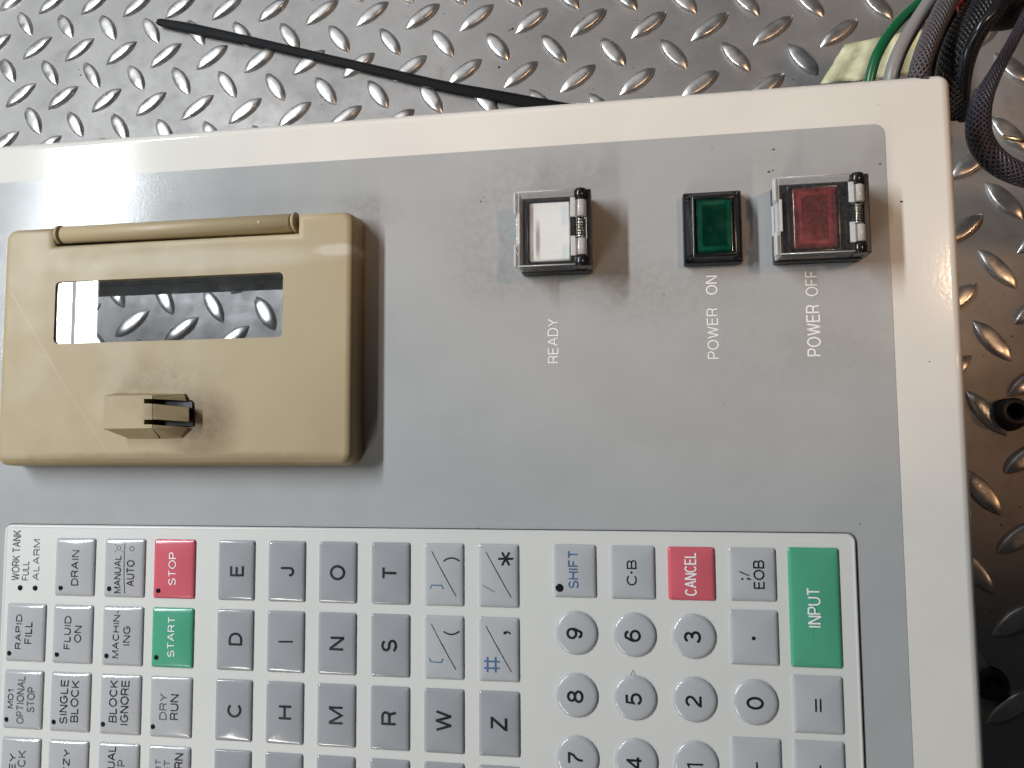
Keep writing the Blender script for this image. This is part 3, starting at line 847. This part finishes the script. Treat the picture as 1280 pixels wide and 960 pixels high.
# letter keys
LX = [-.54055, -.4678, -.39555, -.3224, -.2502, -.1781]
LX = [x*D for x in LX]
letters = [[('E', (287.7, 706.6, 305, 720.2)), ('D', (286, 790.8, 303, 806.3)), ('C', (284.2, 879, 302, 896.3)), ('B', (283, 968, 301, 982))],
           [('J', (349.8, 708.7, 367.8, 720.2)), ('I', None), ('H', (347.2, 882, 365.3, 898.7)), ('G', (346, 970, 364.5, 988))],
           [('O', (412.4, 706.3, 431.6, 725)), ('N', (411.7, 796, 430.3, 812.5)), ('M', (411.2, 883.3, 429.5, 904.7)), ('L', (411, 977, 429.5, 990))],
           [('T', (478, 708, 496.8, 724.3)), ('S', (476.6, 799.5, 496.4, 814.6)), ('R', (476.6, 888.9, 496, 905.7)), ('Q', (477, 979, 497, 998))]]
for c in range(4):
    for r_ in range(4):
        if letters[c][r_][1] is None: key(LX[c], rowC[r_], .0535*D/2, KH/2, 'key', marks=[([[(348.3, 801.8), (365.8, 802)]], .00052, 'ink')])
        else: key(LX[c], rowC[r_], .0535*D/2, KH/2, 'key', [letters[c][r_]], thin=.15)
q6 = lambda pts, ox, oy, s_: [(ox+x/s_, oy+y/s_) for x, y in pts]
def arc(cx, cy, hw, dep, n=10):   # shallow arc in pixels, bulging by dep at the middle
    return [(cx-hw+2*hw*i/n, cy-dep*(1-((i-n/2)/(n/2))**2)) for i in range(n+1)]
PW = .00042
key(LX[4], rowC[0], .0535*D/2, KH/2, 'key_pale', marks=[([arc(564.3, 701.4, 9.8, 4)], PW, 'ink'), ([[(539.4, 689.2), (569.8, 745.4)]], .00020, 'ink'),
    ([q6([(510, 499), (520, 473), (595, 475), (605, 502)], 450, 650, 5.818)], .00030, 'ink_blue')])
key(LX[4], rowC[1], .0535*D/2, KH/2, 'key_pale', marks=[([arc(564.3, 789.2, 9.6, -3.8)], PW, 'ink'), ([[(539, 780.3), (569.5, 837)]], .00020, 'ink'),
    ([q6([(503, 133), (514, 158), (590, 163), (603, 135)], 450, 800, 5.818)], .00030, 'ink_blue')])
st = []
for k in range(3):
    an = math.radians(60*k); st.append([(632-9.2*math.cos(an), 698.5-9.2*math.sin(an)), (632+9.2*math.cos(an), 698.5+9.2*math.sin(an))])
key(LX[5], rowC[0], .0535*D/2, KH/2, 'key_pale', marks=[(st, .00062, 'ink'), ([[(607.3, 690), (638.7, 746.8)]], .00020, 'ink'), ([[(603.5, 732), (618, 739.7)]], .00022, 'ink_grey')])
hs = [[(605, 826.5), (624.3, 827)], [(605, 835), (624.3, 835.3)], [(609.3, 821), (609.3, 840)], [(619.4, 821), (619.4, 840.5)]]
key(LX[5], rowC[1], .0535*D/2, KH/2, 'key_pale', marks=[(hs, .00048, 'ink_blue'), ([[(607.3, 782.7), (639, 839.9)]], .00020, 'ink'),
    ([[(629.2, 791), (633, 791)]], .0008, 'ink'), ([[(632.3, 789.8), (635.5, 790.2), (638, 792.6)]], .00045, 'ink')])
for c, r_, t in ((4, 2, ('W', (544.2, 888.2, 564, 913.4))), (5, 2, ('Z', (613.3, 896.3, 634, 912.6))), (4, 3, ('V', (545, 983, 564, 1003))), (5, 3, ('Y', (614, 987, 634, 1006)))):
    key(LX[c], rowC[r_], .0535*D/2, KH/2, 'key', [t], thin=.15)
# function keys on the left
FX = [U(29.5, 880, .0008).x, U(88.5, 880, .0008).x, U(151.3, 880, .0008).x, U(214.3, 880, .0008).x]
fa = .0625*D/2
fn = [
 (1, 0, 'key_fn', [('DRAIN', (88.8, 687.7, 99.1, 731.8))], (75.2, 735), None),
 (2, 0, 'key_fn', [('MANUAL', (142.2, 694, 152, 741.5)), ('AUTO', (158, 700, 168.2, 733))], (135.9, 736), None),
 (3, 0, 'key_red', [('STOP', (210.6, 690.4, 221, 731.4), 'ink_white')], (197.2, 738.3), 'coral red key with white lettering'),
 (0, 1, 'key_fn', [('RAPID', (18.7, 768, 28, 811)), ('FILL', (30.9, 777, 40.6, 804.5))], (10.8, 816.7), None),
 (1, 1, 'key_fn', [('FLUID', (79.6, 770, 89.4, 811.2)), ('ON', (93, 782.2, 102, 803))], (70.5, 818.3), None),
 (2, 1, 'key_fn', [('MACHIN-', (140.2, 763, 150, 822.7)), ('ING', (154, 782.2, 163, 807))], (132.5, 820), None),
 (3, 1, 'key_green', [('START', (209.2, 771, 219.4, 821.3), 'ink_white')], (194.8, 822), 'green key with white lettering and an indicator dot'),
 (0, 2, 'key_fn', [('MO1', (9.1, 862, 17.3, 885)), ('OPTIONAL', (20, 845, 31.5, 904.6), 'ink_grey'), ('STOP', (33.5, 859, 43.7, 890.4), 'ink_grey')], (7.3, 899.5), None),
 (1, 2, 'key_fn', [('SINGLE', (74, 849.8, 85.7, 904.6)), ('BLOCK', (87.8, 850.8, 99, 902.6))], (66.4, 902.6), None),
 (2, 2, 'key_fn', [('BLOCK', (135.7, 850.4, 147.3, 902.6)), ('IGNORE', (150, 850.8, 161.5, 906.6))], (128, 905.6), None),
 (3, 2, 'key_fn', [('DRY', (199, 867, 209.2, 899.5), 'ink_grey'), ('RUN', (212.7, 868, 223.4, 899.5))], (190.5, 908.7), None),
 (0, 3, 'key_fn', [('KEY', (11, 942, 20.3, 975)), ('LOCK', (21.3, 938, 32.5, 980), 'ink_grey')], (4, 985), None),
 (1, 3, 'key_fn', [('FUZZY', (78, 937, 87.8, 988))], (62, 990), None),
 (2, 3, 'key_fn', [('MANUAL', (133, 933, 144.6, 992)), ('STEP', (146, 950, 156.5, 986), 'ink_grey')], (124, 992), None),
 (3, 3, 'key_fn', [('START', (193, 949, 201.5, 992), 'ink_grey'), ('POINT', (204, 950, 212.5, 992), 'ink_grey'), ('RETURN', (217, 942, 228.5, 1000))], (186, 996), None),
]
for c, r_, m_, tx, dt, lb in fn:
    if c == 2 and r_ == 0:
        rays = [[(148.3+5*math.cos(a), 685+5*math.sin(a)), (148.3+7*math.cos(a), 685+7*math.sin(a))] for a in (math.radians(x) for x in (-45, 45, 135, 225))]
        key(FX[c], rowC[r_], fa, KH/2, m_, tx, dt, marks=[([[(155.6, 677.5), (155.2, 742)]], .00016, 'ink'), (rays, .00016, 'ink')],
            rings=[(148.3, 685, .00078, .00020, 'ink'), (164.7, 686, .00082, .00020, 'ink')], thin=.125)
    else: key(FX[c], rowC[r_], fa, KH/2, m_, tx, dt, label=lb, thin=.125)
for body, bb in (('WORK TANK', (14.2, 662.7, 26.4, 725.3)), ('FULL', (27.4, 701.3, 36.6, 725.3)), ('ALARM', (40.6, 674, 50.4, 725.3))):
    lettering('printed_word', body, bb, HK, M['ink_grey'], panel, wgt=.115)
for px, py in ((25.2, 734.7), (43.9, 735)):
    p = U(px, py, HK); disc('indicator_dot', p.x, p.y, .0009, HK, M['socket'], panel, hgt=.0001)
# number block
def RK(x0, y0, x1, y1, mat, texts=(), circ=False, **k):
    a = U(x0, y1, HK+.0004); b = U(x1, y0, HK+.0004)
    cx, cy, ha, hb_ = (a.x+b.x)/2, (a.y+b.y)/2, (b.x-a.x)/2, (b.y-a.y)/2
    if circ: ha = hb_ = (.0124+.0002)/2; k['r'] = ha-1e-5
    return key(cx, cy, ha, hb_, mat, texts, **k)
KP = 'key_pale'
RK(691.5, 681, 745, 746.5, KP, [('SHIFT', (710.5, 688.3, 722.5, 735.5), 'ink_blue')], dot=(699.2, 735, .0012), thin=.125)
RK(763, 682.5, 818.5, 748.5, KP, [('C', (783.3, 718, 795.8, 731.7)), ('B', (783.3, 700, 795.3, 711))], rings=[(789.2, 715.5, .00034, 0, 'ink')], thin=.13)
RK(835.5, 684, 893.4, 750, 'key_red', [('CANCEL', (856.3, 690.5, 870, 744.7), 'ink_white')], label='coral red key without an indicator dot', thin=.125)
RK(912, 685, 969.5, 751, KP, [('EOB', (942, 700.2, 954.7, 735.9))], marks=[([[(923.7, 714.3), (936, 719.4)]], .00030, 'ink'), ([[(935, 723), (938.3, 724.6)]], .0004, 'ink')],
   rings=[(927.9, 723.7, .00032, 0, 'ink'), (934.5, 723.2, .00030, 0, 'ink')], thin=.13)
RK(912.7, 763.5, 972.5, 830.5, KP, rings=[(942, 797.8, .00055, 0, 'ink')])
RK(989, 685, 1048.5, 834, 'key_green', [('INPUT', (1010, 734.4, 1025, 784.6), 'ink_white')], label='tall green key with white lettering', thin=.125)
RK(991.5, 846, 1053.5, 916, KP, marks=[([[(1019.4, 873.5), (1019.8, 889.6)]], .00042, 'ink'), ([[(1025.2, 873.5), (1025.6, 889.6)]], .00042, 'ink')])
RK(915, 924, 976.5, 994, KP, marks=[([[(945.8, 952.5), (946.2, 967)]], .00042, 'ink')])
RK(993, 928, 1056, 998, KP, marks=[([[(1025, 956.5), (1025.6, 972)], [(1017, 964.3), (1033.6, 964.3)]], .00042, 'ink')])
for body, cc, bb in (('9', (694.2, 762.5, 746.7, 820), (708, 784.7, 728, 798.8)), ('6', (765.8, 765, 820.3, 822.3), (780.3, 787, 800.8, 802)),
                     ('3', (839, 766.5, 895.6, 825), (855, 788.7, 875.8, 803.7)), ('8', (694, 840.3, 747.5, 898.5), (708.7, 863, 729.2, 878)),
                     ('5', (766, 843.7, 821.5, 901.5), (782, 866.2, 802, 880.8)), ('2', (839.8, 845.5, 897, 904), (856.7, 869.2, 876.7, 883)),
                     ('0', (914.6, 848, 974, 908), (933.1, 871.3, 954.3, 886.3)), ('7', (694.5, 918, 749, 978), (710, 940.8, 729.5, 954.7)),
                     ('4', (767, 922, 823, 981.5), (783.3, 945.3, 802.8, 961))):
    RK(*cc, KP, [(body, bb)], circ=True, thin=.145)
RK(841, 925.5, 899.5, 985, KP, circ=True, marks=[([[(858.8, 955), (878.7, 955.6)]], .00050, 'ink'), ([[(859.5, 955), (862.2, 960.5)]], .00045, 'ink')])
# surface nick above the 5 key
strokes('scuff_mark', [[(788.5, 843.5), (791.5, 837.5), (794, 844.5)], [(787, 844.3), (795.5, 845)]], .00012, HK, M['ink_grey'], panel)

# ------------------------------------------------------------------ things on the floor
def wpt(px, py, up): return FL(px, py, up)
# cable tie
tp = [(195.5, 26, .0038, .5), (204, 27.5, .0038, .85), (246, 35.8, .0036, 1.05), (330, 54, .0034, .92), (400, 70.5, .0034, .92), (480, 89, .0034, .95), (550, 105.5, .0036, 1.0), (640, 122, .0036, 1.05), (740, 141, .004, 1.1)]
Q = smooth_path([(*wpt(a, b, c), d) for a, b, c, d in tp], 12)
V = []; Fc = []
for k, q in enumerate(Q):
    c = Vector(q[:3]); t = (Vector(Q[min(k+1, len(Q)-1)][:3])-Vector(Q[max(k-1, 0)][:3])).normalized()
    s_ = Vector((-t.y, t.x, 0)).normalized(); hw = .0026*q[3]; tk = .0013
    prof = [(-hw, 0), (-hw, tk*.7), (-hw*.8, tk), (-hw*.55, tk), (-hw*.5, tk*.8), (hw*.5, tk*.8), (hw*.55, tk), (hw*.8, tk), (hw, tk*.7), (hw, 0)]
    for y, z in prof: V.append(c+s_*y+Vector((0, 0, z-.0012)))
    m = len(prof)
    if k:
        for i in range(m): j = (i+1) % m; Fc.append(((k-1)*m+i, (k-1)*m+j, k*m+j, k*m+i))
Fc.append(tuple(range(m))); Fc.append(tuple(reversed(range(len(V)-m, len(V)))))
tie = link('cable_tie', V, Fc, M['tie'])
tag(tie, 'long black plastic cable tie lying across the tread plate above the panel', 'cable tie')

def cable(name, pts, mat, label, cat='cable', group=None, **k):
    """pts: (photo px, py, depth below the panel face in m, radius)"""
    P = [(W(x, y, -h), r) for x, y, h, r in pts]
    o = tube(name, P, mat, **k); tag(o, label, cat, group); return o
cable('ground_wire', [(1240, -95, .045, .0017), (1195, -40, .042, .0017), (1158, -4, .038, .0017), (1126, 25, .034, .0017), (1104, 54, .030, .0017), (1091, 84, .028, .0017), (1084, 125, .030, .0017), (1082, 175, .036, .0017)], M['green_wire'],
      'green wire with a yellow stripe, leftmost of the cables behind the panel corner', mats=[M['green_wire'], M['yellow_stripe']], stripe=(4,), seg=16)
cable('grey_cable', [(1245, -100, .040, .0024), (1200, -45, .037, .0024), (1164, 0, .033, .0024), (1138, 40, .028, .0024), (1121, 74, .025, .0024), (1112, 110, .026, .0024), (1108, 165, .034, .0024)], M['grey_wire'],
      'smooth grey cable between the green wire and the braided sleeve')
cable('braided_sleeve', [(1255, -95, .030, .0034), (1214, -45, .027, .0033), (1186, 0, .024, .0032), (1167, 38, .020, .0031), (1154, 72, .017, .0031), (1147, 105, .019, .0031), (1144, 160, .030, .003)], M['braid'],
      'straight grey braided cable sleeve running behind the top right corner', seg=20, vscale=620)
cable('black_cable', [(1310, -75, .034, .0065), (1262, -30, .032, .0062), (1226, 15, .030, .0058), (1204, 52, .028, .0056), (1192, 92, .028, .0054), (1186, 150, .034, .0054)], M['braid_black'],
      'thick black braided cable passing right beside the panel corner', seg=24, vscale=620)
lampw = PF @ src
def toward_lamp(px, py, t): p = FL(px, py); return p+(lampw-p)*t
lvl = [(W(x, y, -h), r) for x, y, h, r in ((1130, -60, .060, .0070), (1185, -8, .058, .0072), (1215, 6, .055, .0074), (1255, 10, .052, .0074), (1300, -2, .050, .0074))]
end = [toward_lamp(1380, 205, .17), toward_lamp(1365, 262, .17), toward_lamp(1290, 275, .165), toward_lamp(1190, 270, .16)]  # unseen cable loop added to cast shade on the floor at right
lvl += [(W(1400, 20, -.03), .0078), (end[0], .0085), (end[1], .0105), (end[2], .011), (end[3], .0112)]
tag(tube('black_cable', lvl, M['black_matt'], seg=20), 'thick black cable along the top right edge, its unseen loop added to shade the floor', 'cable')
cable('black_cable', [(1200, -60, .052, .004), (1192, -10, .050, .0042), (1186, 20, .048, .0044), (1177, 55, .045, .0046), (1170, 90, .044, .0046), (1168, 150, .05, .0046)], M['black_matt'],
      'black cable in the shade between the braided sleeve and thick cable', seg=16)
cable('black_cable', [(1262, -40, .016, .0016), (1250, 2, .014, .0016), (1228, 30, .014, .0015), (1212, 58, .018, .0015), (1205, 92, .022, .0015), (1203, 150, .034, .0015)], M['black'],
      'thin glossy black wire lying over the thick cable by the corner', seg=12)
cable('braided_sleeve', [(1330, -60, .040, .0018), (1296, -5, .034, .0018), (1266, 52, .028, .0018), (1244, 92, .024, .0021), (1229, 122, .022, .0030), (1223, 150, .022, .0036), (1226, 176, .022, .0037), (1243, 200, .022, .0037), (1275, 218, .024, .0035), (1330, 232, .03, .0033)], M['braid_dark'],
      'looped dark braided sleeve curving beside the right edge of the panel', seg=20, vscale=620)
cable('red_white_wire', [(1192, -30, .040, .0012), (1200, 5, .034, .0013), (1204, 20, .030, .0014), (1202, 34, .034, .0013), (1198, 52, .044, .0012)], M['red_wire'],
      'short red and white wire showing between the black cables', mats=[M['red_wire'], M['white_wire']], stripe=(2, 3, 4, 5), seg=12)
cable('red_wire', [(1216, 48, .030, .0009), (1211, 60, .028, .0010), (1206, 70, .030, .0009), (1199, 88, .034, .0008)], M['red_wire'],
      'red wire end with a bare tip beside the panel corner', mats=[M['red_wire'], M['white_wire']], stripe=(1, 2, 3), seg=10)
pin = cyl('brass_pin', wpt(1253, 171, .022), wpt(1296, 179, .026), .0009, M['brass'], None, 12, bev=.0002)
tag(pin, 'thin brass pin by the dark sleeve loop at the right edge', 'pin')

# crumpled masking tape under the cables
V = []; Fc = []; nx, ny_ = 16, 8
c00, c10, c11, c01 = (Vector(p) for p in ((1026, 104), (1160, 92), (1156, 36), (1056, 55)))
for j in range(ny_+1):
    for i in range(nx+1):
        u, v = i/nx, j/ny_
        p = (c00*(1-u)+c10*u)*(1-v)+(c01*(1-u)+c11*u)*v
        z = .030+.0016*math.sin(i*1.3+j*.8)*math.cos(j*1.1)+(.0018 if i in (5, 6, 11) else 0)+random.uniform(-.0003, .0003)
        V.append(wpt(p.x+random.uniform(-1, 1), p.y+random.uniform(-.8, .8), z))
for j in range(ny_):
    for i in range(nx):
        a = j*(nx+1)+i; Fc.append((a, a+1, a+nx+2, a+nx+1))
tape = link('masking_tape', V, Fc, M['tape'], smooth=True); md = tape.modifiers.new('t', 'SOLIDIFY'); md.thickness = .0004
tag(tape, 'crumpled cream masking tape under the green wire behind the panel', 'tape')

# hollow black bushings standing on the plate
def bushing(px, py, h, r, label):
    c = wpt(px, py, h); c.z = 0
    prof = [(r*1.15, 0), (r*1.15, h*.25), (r, h*.32), (r, h*.86), (r*.93, h*.96), (r*.84, h), (r*.60, h), (r*.55, h*.96), (r*.55, h*.15)]
    V = []; Fc = []; n = 28
    for k, (q, z) in enumerate(prof):
        for i in range(n):
            a = 2*math.pi*i/n; V.append((c.x+q*math.cos(a), c.y+q*math.sin(a), z))
        if k:
            for i in range(n): j = (i+1) % n; Fc.append(((k-1)*n+i, (k-1)*n+j, k*n+j, k*n+i))
    Fc.append(tuple((len(prof)-1)*n+i for i in range(n)))
    o = link('bushing', V, Fc, M['black_matt'], smooth=True)
    tag(o, label, 'bushing', 'black bushings on the floor right of the panel')
bushing(1270, 514, .008, .0056, 'hollow black bushing on the floor, upper of the two right of the panel')
bushing(1244, 856, .005, .0052, 'hollow black bushing half hidden in shade at the lower right edge')

# crumbs of dirt and swarf lying on the tread plate
V = []; Fc = []
spots = [(637, 38), (641, 36), (648, 41), (624, 84), (99, 87), (101, 94), (121, 45), (402, 131), (757, 101), (735, 113), (742, 111), (1130, 8), (1222, 700), (1244, 380), (1230, 378), (1199, 160), (1207, 150)]
spots += [(random.uniform(0, 1180), random.uniform(0, 118)) for _ in range(46)]+[(random.uniform(1205, 1280), random.uniform(300, 900)) for _ in range(26)]
for i, (px, py) in enumerate(spots):
    c = FL(px, py); r = random.uniform(.00018, .00045)*(2.1 if i < 6 else 1); b = len(V); a0 = random.uniform(0, 6.28); el = random.uniform(.4, 1)
    for k in range(6):
        a = a0+k*math.pi/3; q = r*random.uniform(.6, 1.3)
        V.append((c.x+q*math.cos(a), c.y+q*el*math.sin(a), 0.00002))
    V.append((c.x, c.y, r*.9))
    for k in range(6): Fc.append((b+k, b+(k+1) % 6, b+6))
crumbs = link('dirt_crumbs', V, Fc, M['black_matt'])
tag(crumbs, 'dark crumbs of dirt and swarf scattered over the tread plate', 'dirt', kind='stuff')
